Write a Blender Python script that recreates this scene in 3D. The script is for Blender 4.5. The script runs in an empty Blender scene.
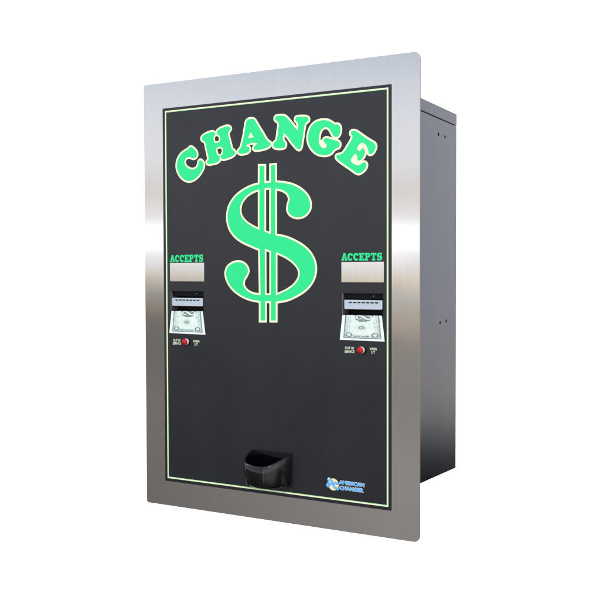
import bpy, bmesh, math
from mathutils import Vector, Matrix
from mathutils.geometry import tessellate_polygon
PI = math.pi
LETTERS = [["C",[[-129.57,208.18],[-122.63,204.5],[-118.12,198.9],[-118.16,193.28],[-121.35,190.25],[-125.73,189.71],[-130.71,191.62],[-135.71,191.43],[-138.75,188.05],[-138.19,183.15],[-134.21,179.37],[-127.83,176.91],[-121.85,177.72],[-118.25,181.22],[-117.23,185.99],[-114.24,188.7],[-109.91,187.65],[-106.8,182.98],[-106.84,177.37],[-111.03,170.38],[-117.0,164.26],[-124.97,159.81],[-132.97,158.58],[-142.0,161.45],[-149.02,167.49],[-154.02,176.71],[-154.55,185.71],[-151.43,193.67],[-145.71,199.83],[-139.64,203.01],[-134.6,205.28]],[],[]],["H",[[-110.11,221.03],[-105.16,223.69],[-99.0,225.55],[-92.27,226.25],[-88.62,224.69],[-86.82,222.36,1],[-85.33,226.44],[-81.32,229.12],[-75.87,230.8],[-69.86,232.03],[-65.07,231.36],[-62.1,228.96],[-61.77,225.97],[-64.53,222.72],[-65.38,220.31],[-64.34,215.29],[-62.0,207.71],[-59.54,200.13],[-56.11,197.74],[-54.35,194.87],[-55.55,191.49],[-60.57,188.33],[-67.75,186.49],[-74.97,185.52],[-78.58,186.63],[-79.77,188.7,1],[-80.41,184.55],[-84.67,181.8],[-91.37,180.68],[-98.71,180.3],[-102.76,181.63],[-103.59,185.4],[-100.74,188.25],[-101.68,193.83],[-104.08,203.02],[-106.23,211.2],[-110.17,213.49],[-112.0,217.14]],[[[-86.23,219.82],[-82.0,218.03],[-80.81,213.96],[-82.65,211.3],[-87.75,210.75],[-89.55,214.07],[-89.03,218.23]],[[-85.14,201.29],[-78.72,202.37],[-76.32,199.23],[-77.31,195.32],[-79.51,192.47],[-81.8,192.61],[-84.57,195.77]]],[]],["A",[[-29.57,238.93],[-24.36,237.54],[-21.49,234.19],[-16.91,227.04],[-11.21,218.86],[-5.53,210.22],[-2.13,206.6],[0.71,204.96],[1.83,201.99],[0.11,198.72],[-5.6,196.2],[-12.47,194.89],[-19.38,194.36],[-24.58,194.99],[-27.24,197.11],[-27.23,199.55],[-25.12,202.14],[-22.8,203.93,1],[-29.18,204.36],[-35.95,202.56,1],[-32.69,200.88],[-30.96,197.84],[-31.56,194.94],[-35.07,192.23],[-41.52,190.86],[-47.99,191.26],[-51.52,193.75],[-51.86,196.72],[-49.13,199.5],[-46.75,202.3],[-45.55,206.64],[-42.55,217.23],[-40.13,228.81],[-38.34,235.53],[-35.4,238.22]],[],[[[-30.6,220.08,1],[-25.53,212.89,1],[-34.61,212.16,1]]]],["N",[[13.13,239.44],[17.62,239.26],[22.65,238.18],[26.54,235.48],[30.96,230.83],[35.92,225.21],[40.86,219.61,1],[41.42,223.36],[40.12,226.79],[37.59,229.55],[37.38,232.7],[39.26,235.39],[44.21,235.75],[50.77,235.4],[56.21,234.3],[59.24,231.42],[58.91,227.68],[56.19,225.53],[54.01,223.82],[52.91,219.65],[51.24,210.32],[49.35,200.05],[47.91,193.99],[45.16,191.03],[41.86,191.53],[38.02,194.63],[31.96,201.22],[25.88,208.8],[21.43,212.94,1],[20.64,209.65],[21.4,205.77],[24.18,202.7],[24.73,198.84],[23.04,195.61],[18.0,194.3],[10.69,194.78],[5.05,196.78],[3.37,200.26],[4.52,204.04],[7.92,206.22],[9.4,209.48],[10.8,218.99],[11.96,228.02],[8.59,231.16],[6.35,233.75],[6.93,237.54],[9.76,239.23]],[],[]],["G",[[82.39,228.27],[88.75,226.55],[94.03,223.34],[97.18,221.52],[100.33,221.65],[103.47,219.83],[105.35,215.99],[105.34,210.9],[103.45,205.95],[100.3,203.3],[96.62,203.56],[93.46,205.45],[90.83,209.18],[88.72,213.05],[85.55,216.08],[82.89,216.75],[78.63,215.2],[75.95,211.19],[74.54,204.73],[74.63,199.11],[76.98,194.73],[80.17,192.65],[83.16,194.04],[82.1,196.26],[79.66,198.76],[78.6,201.64],[80.2,204.34],[84.46,205.44],[90.82,203.59],[96.09,201.83],[100.29,200.42],[103.95,197.58],[104.68,194.29],[102.89,190.24],[99.22,189.08],[96.06,187.43],[91.83,183.5],[85.47,181.38],[79.08,181.49],[71.59,183.35],[64.06,188.53],[58.12,196.45],[55.98,205.09],[57.09,213.51],[60.91,221.23],[67.4,226.37],[74.92,228.3]],[],[[[74.85,200.5],[76.78,202.52],[78.59,200.52],[80.19,197.79],[83.59,195.88],[83.37,193.09],[80.17,191.81],[76.76,193.81]]]],["E",[[122.67,211.73],[126.97,210.74],[132.32,207.19],[139.77,201.88],[148.23,196.52],[152.97,193.35],[154.75,188.96],[152.96,183.38],[149.28,179.33],[145.58,178.61],[142.72,180.21],[141.88,185.04],[139.23,190.46],[134.97,193.42],[131.77,191.91],[129.3,187.57],[131.23,185.91,1],[134.22,188.78],[136.57,189.39],[139.12,186.65],[139.97,182.3],[138.9,178.06],[136.02,174.41],[131.21,171.34],[128.21,172.28],[126.71,175.25],[126.71,178.52],[124.78,180.17,1],[122.41,177.14],[120.24,173.42],[123.69,170.33],[129.06,168.11],[134.42,170.48],[138.15,171.42],[140.81,169.83],[142.08,166.89],[140.8,162.18],[136.54,158.11],[131.19,155.51],[126.9,156.21],[119.36,161.23],[109.6,167.76],[100.86,174.07],[97.36,178.17],[98.13,182.01],[102.53,183.19],[106.36,183.92],[109.63,187.1],[113.99,193.09],[118.87,199.99],[119.96,203.76],[117.8,206.32],[118.13,209.67],[120.29,211.62]],[],[[[130.15,186.27],[131.44,191.26],[134.97,193.61],[136.57,191.59],[136.03,189.71],[133.15,187.03],[131.22,185.14]],[[120.46,173.89],[124.24,180.21],[126.72,179.48],[126.5,175.46],[127.57,172.51],[130.67,170.89],[129.6,168.07],[125.84,168.96]]]]]
DOLLAR = [[[-18.22,175.69,1],[-18.34,151.34,1],[-29.42,149.2],[-42.75,144.21],[-56.24,135.81],[-65.81,124.22],[-69.42,113.04],[-69.22,101.71],[-65.2,90.29],[-56.57,80.39],[-45.83,73.44],[-32.51,67.85],[-18.26,62.53,1],[-17.51,3.47,1],[-28.07,4.93],[-37.36,9.34],[-42.14,15.61],[-41.3,22.36],[-37.26,27.99],[-34.55,34.72],[-37.18,41.46],[-43.84,46.43],[-52.45,47.84],[-62.76,45.42],[-70.44,39.33],[-72.97,30.24],[-69.74,20.0],[-61.62,9.83],[-49.48,1.57],[-34.76,-4.12],[-17.56,-7.02,1],[-17.69,-33.16,1],[-7.72,-32.91,1],[-7.6,-7.09,1],[-1.08,-7.0,1],[-1.2,-32.75,1],[8.9,-32.5,1],[9.01,-7.3,1],[23.88,-4.88],[39.1,0.78],[54.14,9.63],[64.08,20.51],[68.54,32.38],[67.84,45.3],[61.71,57.21],[51.83,66.41],[39.35,73.55],[24.21,79.49],[8.62,82.66,1],[8.88,141.73,1],[17.32,139.84],[24.93,135.15],[28.2,128.48],[26.15,122.02],[25.36,114.41],[28.63,108.2],[36.19,103.84],[46.21,103.33],[54.93,106.96],[60.64,114.32],[61.16,122.9],[57.48,131.65],[48.83,140.2],[37.6,146.55],[24.99,150.4],[8.92,152.69,1],[9.02,175.47,1],[-0.51,175.35,1],[-0.62,152.71,1],[-7.88,152.4,1],[-7.78,175.11,1]],[[[-18.39,141.82,1],[-26.83,139.51],[-37.47,133.93],[-45.0,125.27],[-46.92,116.81],[-45.09,108.9],[-37.65,100.85],[-27.06,94.76],[-18.64,91.0,1]],[[-7.93,143.13,1],[-0.66,143.47,1],[-0.92,85.06,1],[-8.19,87.43,1]],[[-7.79,62.39,1],[-0.78,60.09,1],[-1.04,3.64,1],[-7.81,3.57,1]],[[9.29,57.77,1],[24.1,51.48],[35.47,43.97],[42.48,35.01],[42.45,26.96],[36.64,18.23],[25.21,10.5],[9.06,3.75,1]]]]

sc = bpy.context.scene
col = sc.collection

# ------------------------------------------------------------------ materials
def lin(r, g, b):
    f = lambda c: (c/255/12.92) if c/255 <= .04045 else ((c/255+.055)/1.055)**2.4
    return (f(r), f(g), f(b), 1)

def mat(name, color, rough=.5, metal=0, spec=.5, coat=0):
    m = bpy.data.materials.new(name); m.use_nodes = True
    b = m.node_tree.nodes['Principled BSDF']
    b.inputs['Base Color'].default_value = tuple(color[:3])+(1,)
    b.inputs['Roughness'].default_value = rough
    b.inputs['Metallic'].default_value = metal
    b.inputs['Specular IOR Level'].default_value = spec
    b.inputs['Coat Weight'].default_value = coat
    return m

def noise_node(m, scale_vec, scale, detail=3):
    nt = m.node_tree; N = nt.nodes; L = nt.links
    tc = N.new('ShaderNodeTexCoord'); mp = N.new('ShaderNodeMapping')
    mp.inputs['Scale'].default_value = scale_vec
    nz = N.new('ShaderNodeTexNoise'); nz.inputs['Scale'].default_value = scale; nz.inputs['Detail'].default_value = detail
    L.new(tc.outputs['Object'], mp.inputs['Vector']); L.new(mp.outputs['Vector'], nz.inputs['Vector'])
    return nz

def ranged(m, nz, lo, hi):
    r = m.node_tree.nodes.new('ShaderNodeMapRange')
    r.inputs['From Min'].default_value = .3; r.inputs['From Max'].default_value = .7
    r.inputs['To Min'].default_value = lo; r.inputs['To Max'].default_value = hi
    m.node_tree.links.new(nz.outputs['Fac'], r.inputs['Value'])
    return r.outputs['Result']

def color_vary(m, nz, c0, c1):
    mx = m.node_tree.nodes.new('ShaderNodeMix'); mx.data_type = 'RGBA'
    mx.inputs['A'].default_value = tuple(c0[:3])+(1,); mx.inputs['B'].default_value = tuple(c1[:3])+(1,)
    m.node_tree.links.new(ranged(m, nz, 0, 1), mx.inputs['Factor'])
    m.node_tree.links.new(mx.outputs['Result'], m.node_tree.nodes['Principled BSDF'].inputs['Base Color'])

def bump(m, nz, strength, dist):
    b = m.node_tree.nodes.new('ShaderNodeBump'); b.inputs['Strength'].default_value = strength; b.inputs['Distance'].default_value = dist
    m.node_tree.links.new(nz.outputs['Fac'], b.inputs['Height'])
    m.node_tree.links.new(b.outputs['Normal'], m.node_tree.nodes['Principled BSDF'].inputs['Normal'])

# brushed stainless steel, grain running vertically
steel = mat('brushed_steel', (.62, .61, .60), .12, 1)
g = noise_node(steel, (1900, 1900, 16), 1, 4)
color_vary(steel, g, (.598, .588, .580), (.645, .634, .625))
g2 = noise_node(steel, (1300, 1300, 22), 1, 3)
steel.node_tree.links.new(ranged(steel, g2, .045, .08), steel.node_tree.nodes['Principled BSDF'].inputs['Roughness'])
bump(steel, g2, .12, .00001)
# faint large-scale waviness and smudges of handled sheet metal
wv = noise_node(steel, (1, 1, 1), 9, 2)
b2 = steel.node_tree.nodes.new('ShaderNodeBump'); b2.inputs['Strength'].default_value = .5; b2.inputs['Distance'].default_value = .00035
steel.node_tree.links.new(wv.outputs['Fac'], b2.inputs['Height'])
b1 = [n for n in steel.node_tree.nodes if n.bl_idname == 'ShaderNodeBump' and n != b2][0]
steel.node_tree.links.new(b2.outputs['Normal'], b1.inputs['Normal'])

edge_steel = mat('cut_steel_edge', (.30, .24, .20), .45, .8)
decal = mat('black_graphic_film', (.012, .013, .017), .30, 0, .5)
d = noise_node(decal, (1, 1, 1), 700, 2)
color_vary(decal, d, (.007, .0088, .0125), (.011, .013, .0175))
bump(decal, d, .12, .0001)
sm = noise_node(decal, (1, 1, .6), 16, 6)
decal.node_tree.links.new(ranged(decal, sm, .26, .36), decal.node_tree.nodes['Principled BSDF'].inputs['Roughness'])
green = mat('green_print', (.024, .71, .245), .45, 0, .3)
line_green = mat('light_green_print', (.42, .80, .40), .5, 0, .3)
cream = mat('cream_print', (.93, .89, .60), .5, 0, .3)
cream_green = mat('pale_text_print', (.62, .70, .50), .5, 0, .3)
blue = mat('blue_print', (.12, .42, .86), .5, 0, .3)
yellow = mat('pale_yellow_print', (.88, .74, .40), .5, 0, .3)
white_print_and_glint = mat('white_print_and_glint', (.80, .83, .84), .5, 0, .3)
paint = mat('grey_cabinet_paint', (.13, .13, .145), .10, .95, .5)
pn = noise_node(paint, (1, 1, 1), 900, 3)
bump(paint, pn, .05, .0002)
pn2 = noise_node(paint, (1, 1, .35), 14, 4)
color_vary(paint, pn2, (.124, .129, .138), (.143, .146, .150))
dark = mat('black_plastic', (.004, .004, .005), .45, 0, .15)
lipm = mat('dark_bezel_edge', (.10, .09, .11), .5, 0, .5)
gloss = mat('glossy_black_plastic', (.002, .002, .003), .08, 0, .42)
gn = noise_node(gloss, (1, 1, 1), 120, 3); bump(gloss, gn, .06, .001)
silver = mat('silver_plastic', (.50, .57, .65), .30, .25, .5)
slotm = mat('slot_black', (.008, .008, .008), .7)
red = mat('red_lens', (.46, .004, .008), .35, 0, .3)
chrome = mat('chrome', (.8, .8, .8), .15, 1)
note_paper = mat('banknote_paper', (.72, .80, .74), .6, 0, .3)
nn = noise_node(note_paper, (1, 1, 1), 420, 4); color_vary(note_paper, nn, (.62, .74, .67), (.80, .88, .80))
note_ink = mat('banknote_grey_ink', (.18, .26, .25), .6, 0, .3)
ni = noise_node(note_ink, (1, 1, 1), 650, 3); color_vary(note_ink, ni, (.07, .12, .12), (.34, .44, .41))
note_pale = mat('banknote_pale_ink', (.50, .60, .56), .6, 0, .3)
nj = noise_node(note_pale, (1, 1, 1), 520, 3); color_vary(note_pale, nj, (.36, .48, .44), (.68, .77, .71))
note_dark = mat('banknote_dark_ink', (.06, .10, .11), .6, 0, .3)
note_edge = mat('banknote_white_margin', (.80, .86, .82), .6, 0, .3)
backdrop_mat = mat('white_backdrop_paper', (.92, .92, .92), .9, 0, .1)
bk = noise_node(backdrop_mat, (1, 1, 1), 60, 2); color_vary(backdrop_mat, bk, (.91, .91, .91), (.93, .93, .93))

# ------------------------------------------------------------------ mesh helpers
def obj(name, bm, mats, parent=None, smooth=False):
    me = bpy.data.meshes.new(name); bm.to_mesh(me); bm.free()
    for m in (mats if isinstance(mats, (list, tuple)) else [mats]): me.materials.append(m)
    if smooth:
        for p in me.polygons: p.use_smooth = True
    o = bpy.data.objects.new(name, me); col.objects.link(o)
    if parent: o.parent = parent
    return o

def face(bm, pts, mi=0):
    try: f = bm.faces.new([bm.verts.new(p) for p in pts]); f.material_index = mi; return f
    except ValueError: return None

def box(bm, x0, x1, y0, y1, z0, z1, mi=0, bev=0, seg=2):
    r = bmesh.ops.create_cube(bm, size=1); vs = r['verts']
    for v in vs: v.co = Vector(((x0+x1)/2+v.co.x*(x1-x0), (y0+y1)/2+v.co.y*(y1-y0), (z0+z1)/2+v.co.z*(z1-z0)))
    fs = {f for v in vs for f in v.link_faces}
    for f in fs: f.material_index = mi
    if bev:
        es = list({e for v in vs for e in v.link_edges})
        bmesh.ops.bevel(bm, geom=es, offset=bev, segments=seg, profile=.5, affect='EDGES')

def flat(bm, loops, y, mi=0):
    """fill a polygon (first loop) with holes (other loops) on the plane y, facing the camera side"""
    ls = [[Vector((p[0], p[1], 0)) for p in l] for l in loops]
    tris = tessellate_polygon(ls)
    vs = [bm.verts.new((p.x, y, p.y)) for l in ls for p in l]
    for t in tris:
        a, b, c = (vs[i] for i in t)
        n = (b.co-a.co).cross(c.co-a.co)
        if n.length < 1e-14: continue
        try: f = bm.faces.new((a, b, c) if n.y < 0 else (a, c, b)); f.material_index = mi
        except ValueError: pass

def prism(bm, loops, y0, y1, mi=0, ms=None):
    flat(bm, loops, y0, mi)
    k = len(bm.faces)
    bm.faces.ensure_lookup_table()
    ls = loops
    tmp = bmesh.new(); flat(tmp, loops, y1); tmp.verts.ensure_lookup_table()
    for f in tmp.faces: face(bm, [v.co.copy() for v in reversed(f.verts)], mi)
    tmp.free()
    for l in ls:
        for i in range(len(l)):
            a, b = l[i], l[(i+1) % len(l)]
            face(bm, [(a[0], y0, a[1]), (b[0], y0, b[1]), (b[0], y1, b[1]), (a[0], y1, a[1])], mi if ms is None else ms)
    bmesh.ops.remove_doubles(bm, verts=bm.verts, dist=1e-6)
    bmesh.ops.recalc_face_normals(bm, faces=bm.faces)

def spline(pts, seg=6):
    """closed Catmull-Rom through pts (mm); a third item marks a sharp corner. Returns metres."""
    n = len(pts); out = []
    for i in range(n):
        p0, p1, p2, p3 = (pts[(i+k-1) % n] for k in range(4))
        P1 = Vector(p1[:2]); P2 = Vector(p2[:2])
        s1 = len(p1) > 2; s2 = len(p2) > 2
        if s1 and s2: out.append(P1); continue
        P0 = P1 if s1 else Vector(p0[:2]); P3 = P2 if s2 else Vector(p3[:2])
        d1 = math.sqrt(max((P1-P0).length, 1e-9)); d2 = math.sqrt((P2-P1).length); d3 = math.sqrt(max((P3-P2).length, 1e-9))
        m1 = (P2-P1) if s1 else ((P1-P0)/d1 - (P2-P0)/(d1+d2) + (P2-P1)/d2)*d2
        m2 = (P2-P1) if s2 else ((P2-P1)/d2 - (P3-P1)/(d2+d3) + (P3-P2)/d3)*d2
        for k in range(seg):
            t = k/seg
            out.append((2*t**3-3*t**2+1)*P1+(t**3-2*t**2+t)*m1+(-2*t**3+3*t**2)*P2+(t**3-t**2)*m2)
    return [(p.x/1000, p.y/1000) for p in out]

def ribbon(bm, loop, w, y, mi=0, ramp=.00006):
    n = len(loop); P = [Vector(p) for p in loop]; inn = []; out = []
    for i in range(n):
        a = (P[i]-P[i-1]).normalized(); b = (P[(i+1) % n]-P[i]).normalized()
        na = Vector((-a.y, a.x)); nb = Vector((-b.y, b.x)); m = na+nb
        if m.length < .3: m = na
        m.normalize(); k = 1/max(.45, m.dot(na))
        yy = y-ramp*i/n
        inn.append((P[i]+m*w/2*k, yy)); out.append((P[i]-m*w/2*k, yy))
    for i in range(n):
        j = (i+1) % n
        yj = inn[i][1]-ramp/n if j == 0 else inn[j][1]
        q = [(out[i][0], out[i][1]), (out[j][0], yj), (inn[j][0], yj), (inn[i][0], inn[i][1])]
        pts = [Vector((v.x, yy, v.y)) for v, yy in q]
        nrm = (pts[1]-pts[0]).cross(pts[2]-pts[0])
        if nrm.y > 0: pts.reverse()
        face(bm, pts, mi)

def rrect(x0, x1, z0, z1, r, seg=8, rl=None):
    out = []; R1 = r; q = rl or r
    for cx, cz, a0, r in ((x1-R1, z1-R1, 0, R1), (x0+q, z1-q, 90, q), (x0+q, z0+q, 180, q), (x1-R1, z0+R1, 270, R1)):
        for k in range(seg+1):
            a = math.radians(a0+90*k/seg); out.append((cx+r*math.cos(a), cz+r*math.sin(a)))
    return out

def ellipse(cx, cz, rx, rz, n=32, rot=0):
    return [(cx+rx*math.cos(2*PI*k/n)*math.cos(rot)-rz*math.sin(2*PI*k/n)*math.sin(rot),
             cz+rx*math.cos(2*PI*k/n)*math.sin(rot)+rz*math.sin(2*PI*k/n)*math.cos(rot)) for k in range(n)]

def rect(x0, x1, z0, z1): return [(x1, z1), (x0, z1), (x0, z0), (x1, z0)]

def text_bm(s, x0, x1, z0, z1, y, bold=0, ital=0, mi=0):
    cu = bpy.data.curves.new('txt', 'FONT'); cu.body = s; cu.offset = bold; cu.shear = ital; cu.resolution_u = 4
    o = bpy.data.objects.new('txt', cu); col.objects.link(o)
    bpy.context.view_layer.update()
    me = bpy.data.meshes.new_from_object(o.evaluated_get(bpy.context.evaluated_depsgraph_get()))
    bm = bmesh.new(); bm.from_mesh(me); bpy.data.objects.remove(o); bpy.data.curves.remove(cu); bpy.data.meshes.remove(me)
    xs = [v.co.x for v in bm.verts]; ys = [v.co.y for v in bm.verts]
    a, b, c, d_ = min(xs), max(xs), min(ys), max(ys)
    for v in bm.verts: v.co = Vector((x0+(v.co.x-a)/(b-a)*(x1-x0), y, z0+(v.co.y-c)/(d_-c)*(z1-z0)))
    for f in bm.faces: f.material_index = mi
    bmesh.ops.recalc_face_normals(bm, faces=bm.faces)
    for f in bm.faces:
        if f.normal.y > 0: f.normal_flip()
    return bm

def merge(dst, src):
    me = bpy.data.meshes.new('t'); src.to_mesh(me); src.free(); dst.from_mesh(me); bpy.data.meshes.remove(me)

# ------------------------------------------------------------------ sizes (metres)
W2, H2 = .2123, .300          # half size of the steel face plate
PL, PR, PT, PB = -.1782, .1748, .2639, -.2649    # black graphic panel
YP = -.0006                   # front of graphic film; steel front face is y = 0
RECESS = [(-.1663, -.1091, -.0218, .0066), (.1063, .1639, -.0218, .0063)]
WINDOW = [(-.1680, -.1083, .0202, .0460), (.1047, .1645, .0201, .0456)]

root = bpy.data.objects.new('change_machine', None); col.objects.link(root)
root.location = (0, 0, 0)
root['label'] = 'wall-mount money change machine with brushed steel frame, black face and green dollar sign'
root['category'] = 'change machine'

# steel face plate: rounded corners, openings for the bill acceptors
bm = bmesh.new()
loops = [rrect(-W2, W2, -H2, H2, .0078, 8, .0034)]+[rect(*r) for r in RECESS]
prism(bm, loops, 0, .0022, 0, 1)
fp = obj('face_plate', bm, [steel, edge_steel], root)
bv = fp.modifiers.new('edge', 'BEVEL'); bv.width = .0003; bv.segments = 2; bv.limit_method = 'ANGLE'; bv.angle_limit = math.radians(50); bv.material = 1
fp['label'] = 'brushed stainless steel plate framing the black panel'

# black graphic film with window openings
bm = bmesh.new()
prism(bm, [rrect(PL, PR, PB, PT, .0008, 3)]+[rect(*r) for r in RECESS]+[rrect(*r, .0006, 3) for r in WINDOW], YP, -.00005)
panel = obj('graphic_panel', bm, decal, root)

# thin border line: cream outside, green inside
bm = bmesh.new()
L0, R0, T0, B0 = -.1726, .1694, .2588, -.2592
def frame(bm, k0, k1, y, mi):
    o_ = (L0-k0, R0+k0, T0+k0, B0-k0); i_ = (L0-k1, R0+k1, T0+k1, B0-k1)
    O = [(o_[0], o_[2]), (o_[1], o_[2]), (o_[1], o_[3]), (o_[0], o_[3])]
    I = [(i_[0], i_[2]), (i_[1], i_[2]), (i_[1], i_[3]), (i_[0], i_[3])]
    for k in range(4):
        j = (k+1) % 4
        f = face(bm, [(O[k][0], y, O[k][1]), (O[j][0], y, O[j][1]), (I[j][0], y, I[j][1]), (I[k][0], y, I[k][1])], mi)
        f.normal_update()
        if f.normal.y > 0: f.normal_flip()
frame(bm, .0013, .0001, YP-.0001, 0); frame(bm, .0001, -.0009, YP-.0001, 1)
obj('border_line', bm, [cream, line_green], panel)

# CHANGE
SW = .0024
for name, outer, holes, blobs in LETTERS:
    bm = bmesh.new(); lo = spline(outer); hs = [spline(h) for h in holes]
    flat(bm, [lo]+hs, YP-.0001, 0)
    ribbon(bm, lo, SW, YP-.0002, 1)
    for h in hs: ribbon(bm, h, SW*.9, YP-.0003, 1)
    for i, b in enumerate(blobs): flat(bm, [spline(b)], YP-.00034-.00003*i, 1)
    o = obj('title_letter', bm, [green, cream], panel)
    o['label'] = 'green letter %s with cream outline' % name

# dollar sign
bm = bmesh.new(); lo = spline(DOLLAR[0]); hs = [spline(h) for h in DOLLAR[1]]
flat(bm, [lo]+hs, YP-.0001, 0)
ribbon(bm, lo, .0025, YP-.0002, 1)
for i, h in enumerate(hs): ribbon(bm, h, .0023, YP-.0003, 1)
obj('dollar_sign', bm, [green, cream], panel)

# ACCEPTS in heavy slab letters, drawn as polygons on a 10 x 10 grid
def arc(cx, cy, rx, ry, a0, a1, n=14):
    return [(cx+rx*math.cos(math.radians(a0+(a1-a0)*k/n)), cy+ry*math.sin(math.radians(a0+(a1-a0)*k/n))) for k in range(n+1)]
def cshape(): return arc(5, 5, 5, 5.2, 48, 325)+arc(5.4, 5, 2.0, 2.9, 318, 62)+[(6.4, 6.3), (9.3, 6.3), (9.3, 9.8)]
GL = {
 'A': ([[(3.2, 10), (6.8, 10), (9.2, 2), (10.4, 2), (10.4, 0), (5.6, 0), (5.6, 2), (6.3, 2), (6.0, 3.2), (3.6, 3.2), (3.3, 2), (4.2, 2), (4.2, 0), (-.4, 0), (-.4, 2), (.7, 2)], [(4.8, 7.2), (4.2, 5), (5.5, 5)]]),
 'C': [cshape()],
 'E': [[(0, 10), (9.2, 10), (9.2, 6.9), (7.6, 6.9), (7.4, 8), (4.4, 8), (4.4, 6.1), (5.2, 6.1), (5.3, 6.9), (6.8, 6.9), (6.8, 3.2), (5.3, 3.2), (5.2, 4), (4.4, 4), (4.4, 2), (7.5, 2), (7.8, 3.3), (9.5, 3.3), (9.5, 0), (0, 0), (0, 2), (1.2, 2), (1.2, 8), (0, 8)]],
 'P': [[(0, 10)]+[(5.6, 10)]+arc(6.2, 7, 3.4, 3, 75, -85, 10)+[(4.4, 4), (4.4, 2), (5.7, 2), (5.7, 0), (0, 0), (0, 2), (1.2, 2), (1.2, 8), (0, 8)], [(4.4, 8.2), (5.6, 8.2), (6.4, 7.6), (6.4, 6.5), (5.6, 5.9), (4.4, 5.9)]],
 'T': [[(.2, 10), (9.8, 10), (9.8, 6.4), (8.2, 6.4), (7.8, 8), (6.6, 8), (6.6, 2), (7.9, 2), (7.9, 0), (2.1, 0), (2.1, 2), (3.4, 2), (3.4, 8), (2.2, 8), (1.8, 6.4), (.2, 6.4)]],
 'S': [[(8.8, 10), (8.8, 6.6), (7.2, 6.6), (6.2, 8.1), (4.6, 8.4), (3.7, 7.6), (4.4, 6.7), (7.4, 6), (9.2, 4.9), (9.6, 3), (8.9, 1.1), (7.2, .1), (5.0, -.2), (3.4, .3), (2.6, 0), (1, 0), (1, 3.6), (2.6, 3.6), (3.5, 2.1), (5.2, 1.6), (6.4, 2.2), (6.2, 3.2), (4.8, 3.7), (2.2, 4.4), (.9, 5.8), (.8, 7.9), (2, 9.6), (4.2, 10.2), (6.2, 9.8), (7.2, 10)]],
}
for (x0, x1, z0, z1) in ((-.1665, -.1087, .0473, .0573), (.1057, .1630, .0474, .0568)):
    bm = bmesh.new(); n = 7; pw = (x1-x0)/n
    for i, ch in enumerate('ACCEPTS'):
        s = pw*.97/10
        flat(bm, [[(x0+pw*i+p[0]*s, z0+p[1]*(z1-z0)/10) for p in l] for l in GL[ch]], YP-.0001-.00002*i)
    obj('accepts_text', bm, green, panel)

# small instruction lettering
def two_lines(name, a, b, x0, x1, z0, z1, fa, fb, m):
    h = (z1-z0); c = (x0+x1)/2; w = x1-x0
    bm = text_bm(a, c-w/2*fa, c+w/2*fa, z0+h*.56, z1, YP-.0001, .03)
    merge(bm, text_bm(b, c-w/2*fb, c+w/2*fb, z0, z0+h*.44, YP-.0001, .03))
    return obj(name, bm, m, panel)
two_lines('instruction_text', 'OUT OF', 'SERVICE', -.1630, -.1488, -.0694, -.0612, .92, 1, cream_green)
two_lines('instruction_text', 'WHEN', 'LIT', -.1280, -.1170, -.0692, -.0616, 1, .5, cream_green)
two_lines('instruction_text', 'OUT OF', 'SERVICE', .1097, .1238, -.0697, -.0619, .92, 1, cream_green)
two_lines('instruction_text', 'WHEN', 'LIT', .1450, .1549, -.0693, -.0620, 1, .5, cream_green)

# maker's logo: round emblem with blue letters and two lines of blue lettering
cx, cz = .0917, -.2402
bm = bmesh.new()
flat(bm, [ellipse(cx+.0016, cz-.0004, .0077, .0078, 40)], YP-.0001, 1)
def poly(pts, y, mi): flat(bm, [[(cx+p[0]/1000, cz+p[1]/1000) for p in pts]], y, mi)
poly([(-9.6, -2.2), (-6.4, 2.4), (-7.4, 5.2), (-6.3, 8.0), (-3.4, 8.2), (-1.8, 6.0), (.8, 4.6), (2.4, 1.0), (4.0, -2.6), (7.0, -3.8), (10, -4.4), (9.2, -7.4), (5.6, -7.0), (2.4, -5.4), (.4, -2.0), (-2.2, -1.2), (-3.6, -4.4), (-6.8, -5.2)], YP-.0002, 0)
poly([(1.6, 1.2), (4.6, 3.6), (8.8, 2.6), (9.6, .2), (7.0, -.6), (4.6, .6), (3.0, -.6)], YP-.00025, 0)
poly([(-4.2, 3.4), (-2.6, 4.2), (-1.4, 1.6), (-3.2, .8)], YP-.0003, 1)
poly([(-7.2, 5.8), (-5.2, 8.0), (-3.6, 6.6), (-5.4, 5.0)], YP-.0003, 2)
def logo_line(s, x0, x1, z0, z1):
    merge(bm, text_bm(s, x0-.0003, x1+.0003, z0-.0003, z1+.0003, YP-.00012, .085, 0, 2))
    merge(bm, text_bm(s, x0, x1, z0, z1, YP-.0002, .055, 0, 0))
logo_line('AMERICAN', .1010, .1374, -.23915, -.23435)
logo_line('CHANGER', .1022, .1364, -.2462, -.2413)
lg = obj('maker_logo', bm, [blue, yellow, white_print_and_glint], panel)
lg['label'] = 'small round emblem beside blue two-line lettering'

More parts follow.
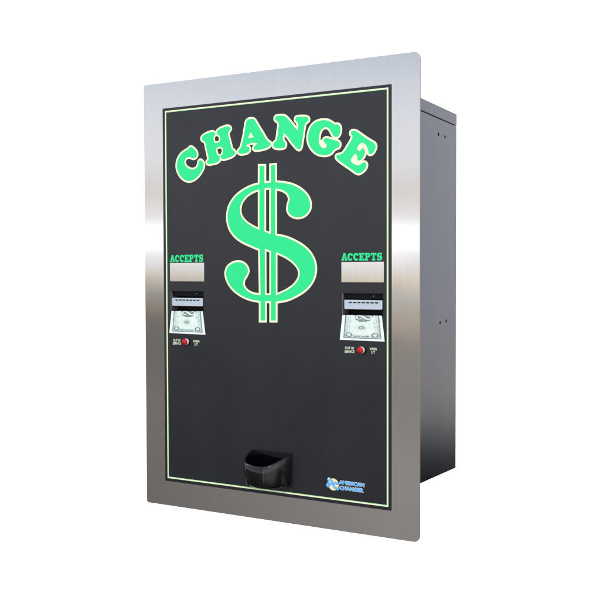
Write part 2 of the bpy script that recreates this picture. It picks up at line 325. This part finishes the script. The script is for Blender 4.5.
# ------------------------------------------------------------------ printed banknote under each acceptor
BILLS = [((-.1649, -.0219), (-.1109, -.0213), (-.1066, -.0536), (-.1690, -.0531)),
         ((.1066, -.0219), (.1617, -.0215), (.1657, -.0536), (.1028, -.0535))]
def banknote(q):
    TL, TR, BR, BL = (Vector(p) for p in q)
    def P(u, v):     # u right, v down
        v = v**1.12
        p = (TL*(1-u)+TR*u)*(1-v)+(BL*(1-u)+BR*u)*v
        return (p.x, p.y)
    bm = bmesh.new(); lv = [0]
    def shape(pts, mi, k):
        flat(bm, [[P(*p) for p in l] for l in pts], YP-.0001-.00003*k, mi)
    R = lambda a, b, c, d_: [(a, c), (b, c), (b, d_), (a, d_)]
    shape([R(0, 1, 0, 1)], 0, 0)                       # white margin
    shape([R(.075, .935, 0, .93)], 1, 1)                # ink frame
    shape([R(.105, .905, 0, .895)], 2, 2)
    shape([R(.175, .835, 0, .80)], 3, 3)                # paper field
    shape([R(.195, .215, 0, .70)], 2, 4); shape([R(.80, .815, .05, .70)], 2, 4)
    for s in (0, 1):                                    # corner ornaments
        c = .20 if s == 0 else .80
        shape([[(c+.085*math.cos(t), .80+.085*math.sin(t)) for t in [2*PI*k/20 for k in range(20)]]], 1, 5)
        shape([[(c+.045*math.cos(t), .80+.045*math.sin(t)) for t in [2*PI*k/16 for k in range(16)]]], 3, 6)
    for i, (a, b) in enumerate(((.32, .40), (.42, .47), (.50, .55), (.57, .66))):   # lettering band
        shape([R(a, b, .835, .87)], 1, 5)
    for c, r in ((.22, .28), (.80, .33), (.81, .5)):
        shape([[(c+.03*math.cos(t), r+.04*math.sin(t)) for t in [2*PI*k/14 for k in range(14)]]], 2, 6)
    # oval seal
    E_ = lambda cx_, cy_, rx, ry, n=28: [(cx_+rx*math.cos(2*PI*k/n), cy_+ry*math.sin(2*PI*k/n)) for k in range(n)]
    shape([E_(.49, .53, .125, .115)], 2, 5); shape([E_(.49, .53, .105, .095)], 3, 6); shape([E_(.49, .53, .075, .065)], 1, 7); shape([E_(.49, .53, .035, .03)], 2, 8)
    # rosette with white curl at the mouth
    shape([[(.32, 0), (.80, 0), (.76, .14), (.70, .24), (.58, .30), (.44, .29), (.34, .20)]], 1, 7)
    shape([[(.36, 0), (.76, 0), (.72, .12), (.66, .19), (.57, .23), (.45, .22), (.39, .15)]], 1, 8)
    cl = [(.49, .135), (.45, .185), (.39, .17), (.36, .10), (.385, .035), (.44, .015), (.50, .04), (.55, .10), (.60, .16), (.66, .19), (.72, .17), (.75, .10), (.73, .04), (.68, .02), (.64, .06)]
    wd = [.012, .016, .020, .022, .022, .024, .030, .034, .030, .024, .022, .022, .020, .016, .010]
    a_, b_ = [], []
    for k, (x, y) in enumerate(cl):
        p, q_ = cl[max(k-1, 0)], cl[min(k+1, len(cl)-1)]
        t_ = Vector((q_[0]-p[0], q_[1]-p[1])).normalized()
        a_.append((x-t_.y*wd[k], max(y+t_.x*wd[k], 0))); b_.append((x+t_.y*wd[k], max(y-t_.x*wd[k], 0)))
    for k in range(len(cl)-1):
        flat(bm, [[P(*a_[k]), P(*a_[k+1]), P(*b_[k+1]), P(*b_[k])]], YP-.0004-.000004*k, 0)
    o = obj('banknote_picture', bm, [note_edge, note_ink, note_pale, note_paper, note_dark], panel)
    return o
for q in BILLS: banknote(q)

# ------------------------------------------------------------------ bill acceptors
MOUTH = [(-.1641, -.1111, -.0146, -.0031), (.1090, .1622, -.0144, -.0024)]
for (x0, x1, z0, z1), (a0, a1, c0, c1) in zip(RECESS, MOUTH):
    acc = bpy.data.objects.new('bill_acceptor', None); col.objects.link(acc); acc.parent = root
    acc.location = ((x0+x1)/2, 0, (z0+z1)/2)
    ox, oz = acc.location.x, acc.location.z
    def sub(name, bm, m, smooth=False):
        bmesh.ops.translate(bm, verts=bm.verts, vec=(-ox, 0, -oz)); return obj(name, bm, m, acc, smooth)
    # housing: an open-fronted black tray set in the opening, thin lip at its edge
    bm = bmesh.new(); t = .0012; dep = .016; e = .0001
    box(bm, x0+e, x0+t, -.0008, dep, z0+e, z1-e, 1)
    box(bm, x1-t, x1-e, -.0004, dep, z0+e, z1-e)
    box(bm, x0+t, x1-t, -.0004, dep, z1-t, z1-e)
    box(bm, x0+t, x1-t, -.0004, dep, z0+e, z0+t)
    box(bm, x0+e, x1-e, dep, dep+.002, z0+e, z1-e)
    box(bm, x0+t, x1-t, .003, dep, z1-.0068, z1-t)      # brow above the mouth
    sub('housing', bm, [dark, lipm])
    bm = bmesh.new()
    r = bmesh.ops.create_uvsphere(bm, u_segments=10, v_segments=8, radius=.0007)
    bmesh.ops.translate(bm, verts=r['verts'], vec=(x0+(x1-x0)*.74, .0028, z1-.0036))
    sub('sensor_bead', bm, silver, True)
    # silver mouthpiece with a dark toothed slot
    bm = bmesh.new(); box(bm, a0, a1, -.0012, .010, c0, c1, 0, .0014, 3)
    mo = sub('mouthpiece', bm, silver)
    h = c1-c0; zt = c0+h*.73; wd = a1-a0
    bm = bmesh.new()
    for k in range(7):
        xa = a0+wd*(.135+.115*k); box(bm, xa, xa+wd*.078, -.0015, -.0010, zt-.0007, zt+.0006)
    box(bm, a0+wd*.08, a0+wd*.955, -.0014, -.0011, zt+.00062, zt+.00088)
    for v in bm.verts: v.co.x -= ox; v.co.z -= oz
    obj('slot', bm, slotm, mo)
    bm = bmesh.new(); box(bm, a0+.002, a1-.002, -.0022, -.0011, c0+.0004, c0+.0012, 0, .0003, 2)
    for v in bm.verts: v.co.x -= ox; v.co.z -= oz
    obj('lower_lip', bm, silver, mo)

# ------------------------------------------------------------------ red indicator lights
for (x, z) in ((-.1383, -.0643), (.1344, -.0654)):
    bm = bmesh.new()
    r = bmesh.ops.create_cone(bm, cap_ends=True, segments=40, radius1=.0058, radius2=.0050, depth=.0016)
    bmesh.ops.rotate(bm, verts=bm.verts, matrix=Matrix.Rotation(PI/2, 3, 'X'), cent=(0, 0, 0))
    bmesh.ops.translate(bm, verts=bm.verts, vec=(0, YP-.0008, 0))
    ring = obj('indicator_light', bm, dark, root); ring.location = (x, 0, z)
    bm = bmesh.new()
    r = bmesh.ops.create_cone(bm, cap_ends=True, segments=40, radius1=.0045, radius2=.0044, depth=.0030)
    bmesh.ops.rotate(bm, verts=bm.verts, matrix=Matrix.Rotation(PI/2, 3, 'X'), cent=(0, 0, 0))
    bmesh.ops.translate(bm, verts=bm.verts, vec=(0, YP-.0022, 0))
    obj('glint_rim', bm, white_print_and_glint, ring, False)  # white collar paints in the glint of lit chrome
    bm = bmesh.new(); bmesh.ops.create_uvsphere(bm, u_segments=32, v_segments=16, radius=.0044)
    for v in bm.verts: v.co.z *= 1; v.co.y *= .7
    bmesh.ops.translate(bm, verts=bm.verts, vec=(0, YP-.0056, 0))
    box(bm, -.0001, .0001, YP-.0030, YP-.0050, -.0001, .0001)
    obj('lens', bm, red, ring, True)

# ------------------------------------------------------------------ coin cup
CX0, CX1, CZT, CZB = -.0310, .0318, -.2068, -.2502
DEP = .035
bm = bmesh.new()
def plan(t, w, dpt):     # t 0..1 round the cup from the right to the left
    a = PI*t; c, s = math.cos(a), math.sin(a); e = 2.35-.90*c
    return (w*math.copysign(abs(c)**(2/e), c), dpt*abs(s)**(2/e))
mid = (CX0+CX1)/2; w = (CX1-CX0)/2; n = 48
def ring(kind):
    out = []
    for i in range(n+1):
        t = i/n
        sh = {'out': (w, DEP), 'in': (w-.0022, DEP-.0022)}[kind[0]]
        wx, dy = plan(t, *sh)
        top = CZT-.0150*(dy/DEP)**1.15
        z = {'t': top, 'b': CZB+kind[2]}[kind[1]] if kind[1] in 'tb' else top+(CZB-top)*kind[2]
        k = kind[3]
        out.append(bm.verts.new((mid+wx*k, YP-.0015-dy*k, z)))
    return out
R_ = [ring(('in', 'b', .004, .9)), ring(('in', 'm', .75, .97)), ring(('in', 'm', .1, 1)), ring(('in', 't', 0, 1.0)), ring(('out', 't', 0, .985)), ring(('out', 'm', .03, 1)),
      ring(('out', 'm', .5, .985)), ring(('out', 'm', .86, .95)), ring(('out', 'm', .96, .91)), ring(('out', 'b', 0, .84))]
for a, b in zip(R_, R_[1:]):
    for i in range(n): bm.faces.new((a[i], a[i+1], b[i+1], b[i]))
for rr in (R_[0], R_[-1]): bm.faces.new(rr)
bmesh.ops.recalc_face_normals(bm, faces=bm.faces)
cup = obj('coin_cup', bm, gloss, root, True)
ed = cup.modifiers.new('s', 'EDGE_SPLIT'); ed.split_angle = math.radians(50)
bm = bmesh.new(); box(bm, CX0-.0008, CX1+.0010, YP-.0018, YP-.00002, CZB-.0012, CZT+.0010, 0, .0005, 2)
obj('mounting_flange', bm, gloss, cup)

# ------------------------------------------------------------------ cabinet behind the plate
BX, D_, ZT, ZB = .1823, .2052, .2573, -.2444
bm = bmesh.new()
zs = .2415
# right side with real openings, so build walls as slabs
holes = [(.1372, .2200), (.1608, .2200), (.1440, -.0351), (.1670, -.0336)]
t = .0015
def slot(cy, cz):
    return [(cy+.0026*math.cos(a), cz+.0023*math.sin(a)) for a in [2*PI*k/14 for k in range(14)]]
side = bmesh.new()
prism(side, [[(D_, zs-.0008), (.0024, zs-.0008), (.0024, ZB), (D_, ZB)]]+[slot(*h) for h in holes], 0, t)
for v in side.verts: v.co = Vector((BX-t+v.co.y, v.co.x, v.co.z))     # turn onto the side wall
bmesh.ops.recalc_face_normals(side, faces=side.faces)
merge(bm, side)
box(bm, -BX, -BX+t, .0024, D_, ZB, zs-.0008)
box(bm, -BX+t, BX-t, D_-t, D_-.0001, ZB, zs-.0008)
box(bm, -BX+t, BX-t, .0024, D_-t, ZB+.0001, ZB+t)
cab = obj('cabinet', bm, paint, root)
for h_ in holes:
    bm = bmesh.new(); box(bm, BX-.006, BX-t-.0001, h_[0]-.005, h_[0]+.005, h_[1]-.005, h_[1]+.005, 0, .001, 2)
    obj('hole_shade_block', bm, slotm, cab)  # added black block paints the interior shade seen through the opening
bm = bmesh.new(); box(bm, -BX-.0006, BX+.0006, .0024, D_+.0006, zs+.0004, ZT+.0008, 0, .0009, 3)
lid = obj('lid', bm, paint, cab)
bm = bmesh.new(); box(bm, -BX+.0008, BX-.0008, .004, D_-.00015, zs-.00079, zs+.00039)
obj('seam', bm, dark, cab)
for cy_, cz_ in ((.165, .196), (.165, .094)):
    bm = bmesh.new(); r = bmesh.ops.create_uvsphere(bm, u_segments=14, v_segments=8, radius=.0014)
    for v in r['verts']: v.co = Vector((BX-.0001+v.co.x*.25, cy_+v.co.y, cz_+v.co.z))
    obj('rivet', bm, paint, cab, True)

# the cabinet hangs back very slightly: its top and bottom fall 1.3 degrees towards the rear
for o in [cab]+list(cab.children):
    for v in o.data.vertices: v.co.z -= (v.co.y-.075)*.024
# ------------------------------------------------------------------ camera (solved from the photograph's corners)
fwd = Vector((-.49550306, .86801998, -.0319067)); rgt = Vector((.86850445, .49567287, -.00290404)); upv = Vector((-.01329452, .02915007, .99948663))
cpos = Vector((.6635049, -1.0850569, .0363682))
cam = bpy.data.cameras.new('camera'); cam.sensor_width = 36; cam.lens = 956.68/600*36; cam.clip_start = .01; cam.clip_end = 100
co = bpy.data.objects.new('camera', cam); col.objects.link(co)
M = Matrix((rgt, upv, -fwd)).transposed().to_4x4(); M.translation = cpos
co.matrix_world = M; sc.camera = co

# ------------------------------------------------------------------ white studio backdrop, standing well behind the machine
az = math.atan2(.4955, .868)
bm = bmesh.new()
c0 = Vector((cpos.x, cpos.y, 0))+Vector((fwd.x, fwd.y, 0)).normalized()*3.6
u = Vector((fwd.y, -fwd.x, 0)).normalized()
prev = None
for k in range(25):
    s = -2.9+5.0*k/24
    a = c0+u*s; a_ = (bm.verts.new((a.x, a.y, -2.2)), bm.verts.new((a.x, a.y, 2.2)))
    if prev: bm.faces.new((prev[0], a_[0], a_[1], prev[1]))
    prev = a_
bd = obj('backdrop', bm, backdrop_mat); bd['kind'] = 'structure'
so = bd.modifiers.new('thick', 'SOLIDIFY'); so.thickness = .02; so.offset = 0

def area(name, loc, target, size, power, color=(1, 1, 1), sy=None):
    l = bpy.data.lights.new(name, 'AREA'); l.energy = power; l.color = color
    l.shape = 'RECTANGLE'; l.size = size; l.size_y = sy or size
    o = bpy.data.objects.new(name, l); col.objects.link(o); o.location = loc
    o.rotation_euler = (Vector(target)-Vector(loc)).to_track_quat('-Z', 'Y').to_euler()
    return o
F = Vector((fwd.x, fwd.y, 0)).normalized()
base = Vector((cpos.x, cpos.y, 0))+F*2.2
for s in (-1, 1):
    for hgt in (1.7, -1.7):
        p = base+u*s*1.1+Vector((0, 0, hgt)); t_ = c0+u*s*1.1+Vector((0, 0, hgt*.25))
        area('backdrop_lamp', p, t_, 1.4, 17, (1, 1, 1), .6)
# key lamp high on the camera's right
area('key_lamp', (.75, -1.3, 1.55), (0, 0, -.05), .4, 17, (1, .98, .95))

# ------------------------------------------------------------------ studio surroundings (what the steel mirrors)
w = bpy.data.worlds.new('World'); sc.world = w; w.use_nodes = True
nt = w.node_tree; N = nt.nodes; L = nt.links; bg = N['Background']
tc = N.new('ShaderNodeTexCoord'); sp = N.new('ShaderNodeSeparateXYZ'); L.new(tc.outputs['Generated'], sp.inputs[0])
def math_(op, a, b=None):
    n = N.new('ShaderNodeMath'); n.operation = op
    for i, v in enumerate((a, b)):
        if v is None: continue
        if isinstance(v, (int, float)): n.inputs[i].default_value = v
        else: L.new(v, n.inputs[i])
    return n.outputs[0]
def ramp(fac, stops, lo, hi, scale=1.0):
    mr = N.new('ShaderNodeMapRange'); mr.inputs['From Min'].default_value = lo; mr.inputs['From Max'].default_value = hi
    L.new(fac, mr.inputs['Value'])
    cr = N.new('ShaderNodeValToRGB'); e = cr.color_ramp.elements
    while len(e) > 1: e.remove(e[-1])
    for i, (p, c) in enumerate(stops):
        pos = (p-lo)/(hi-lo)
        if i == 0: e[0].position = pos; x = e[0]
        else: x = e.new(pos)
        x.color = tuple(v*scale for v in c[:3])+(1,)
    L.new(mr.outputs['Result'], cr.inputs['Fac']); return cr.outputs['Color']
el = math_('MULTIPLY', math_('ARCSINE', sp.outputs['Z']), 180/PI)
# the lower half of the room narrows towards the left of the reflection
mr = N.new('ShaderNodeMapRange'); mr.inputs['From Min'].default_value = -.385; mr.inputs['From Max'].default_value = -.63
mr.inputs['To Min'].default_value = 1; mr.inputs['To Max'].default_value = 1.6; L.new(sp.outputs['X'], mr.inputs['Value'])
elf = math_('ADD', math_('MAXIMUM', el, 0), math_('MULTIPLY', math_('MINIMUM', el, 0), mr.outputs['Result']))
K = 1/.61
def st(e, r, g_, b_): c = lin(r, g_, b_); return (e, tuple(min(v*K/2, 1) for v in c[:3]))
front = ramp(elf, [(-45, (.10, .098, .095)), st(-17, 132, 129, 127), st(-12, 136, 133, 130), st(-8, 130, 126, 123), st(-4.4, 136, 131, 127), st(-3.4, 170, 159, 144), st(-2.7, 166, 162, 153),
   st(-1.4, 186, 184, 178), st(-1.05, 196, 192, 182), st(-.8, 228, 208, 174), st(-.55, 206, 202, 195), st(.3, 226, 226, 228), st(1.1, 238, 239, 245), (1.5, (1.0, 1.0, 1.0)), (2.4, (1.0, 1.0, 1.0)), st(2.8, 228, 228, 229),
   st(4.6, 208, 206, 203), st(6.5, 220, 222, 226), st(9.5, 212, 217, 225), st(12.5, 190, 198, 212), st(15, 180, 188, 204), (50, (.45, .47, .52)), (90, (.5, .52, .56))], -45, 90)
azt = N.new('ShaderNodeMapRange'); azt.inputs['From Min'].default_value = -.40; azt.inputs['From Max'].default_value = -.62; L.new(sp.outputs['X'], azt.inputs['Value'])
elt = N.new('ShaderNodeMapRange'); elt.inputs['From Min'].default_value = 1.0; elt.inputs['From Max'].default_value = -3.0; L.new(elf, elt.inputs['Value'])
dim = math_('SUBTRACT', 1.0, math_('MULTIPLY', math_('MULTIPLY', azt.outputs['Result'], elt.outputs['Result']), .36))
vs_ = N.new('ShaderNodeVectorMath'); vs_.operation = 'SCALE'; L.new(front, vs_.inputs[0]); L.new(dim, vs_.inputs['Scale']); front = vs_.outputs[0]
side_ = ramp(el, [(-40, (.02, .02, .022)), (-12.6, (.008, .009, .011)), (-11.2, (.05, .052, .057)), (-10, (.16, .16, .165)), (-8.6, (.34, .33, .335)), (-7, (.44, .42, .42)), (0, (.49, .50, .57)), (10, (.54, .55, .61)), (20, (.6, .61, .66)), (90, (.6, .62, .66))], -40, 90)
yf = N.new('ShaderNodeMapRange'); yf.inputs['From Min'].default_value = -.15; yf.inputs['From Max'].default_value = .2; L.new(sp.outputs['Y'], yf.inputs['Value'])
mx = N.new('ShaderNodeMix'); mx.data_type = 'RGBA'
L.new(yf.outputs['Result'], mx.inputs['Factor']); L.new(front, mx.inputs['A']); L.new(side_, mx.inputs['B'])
# added glow in the world's right front, lifting cup and panel; no window there
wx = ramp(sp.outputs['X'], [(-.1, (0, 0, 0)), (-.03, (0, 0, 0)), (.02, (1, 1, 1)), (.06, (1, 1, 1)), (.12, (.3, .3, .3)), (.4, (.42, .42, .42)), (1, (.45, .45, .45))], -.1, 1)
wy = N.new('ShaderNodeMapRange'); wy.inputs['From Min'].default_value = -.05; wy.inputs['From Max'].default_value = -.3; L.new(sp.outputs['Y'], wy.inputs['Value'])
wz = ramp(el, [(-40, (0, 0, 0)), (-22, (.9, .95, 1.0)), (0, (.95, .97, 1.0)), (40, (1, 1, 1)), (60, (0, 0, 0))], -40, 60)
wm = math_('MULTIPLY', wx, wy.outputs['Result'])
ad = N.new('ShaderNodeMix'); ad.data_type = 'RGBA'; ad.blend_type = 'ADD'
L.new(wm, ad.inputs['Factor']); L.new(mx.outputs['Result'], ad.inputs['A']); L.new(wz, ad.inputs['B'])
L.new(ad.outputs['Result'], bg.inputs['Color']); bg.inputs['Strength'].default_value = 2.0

sc.render.engine = 'CYCLES'
sc.view_settings.view_transform = 'Standard'; sc.view_settings.look = 'None'; sc.view_settings.gamma = 1; sc.view_settings.exposure = 0
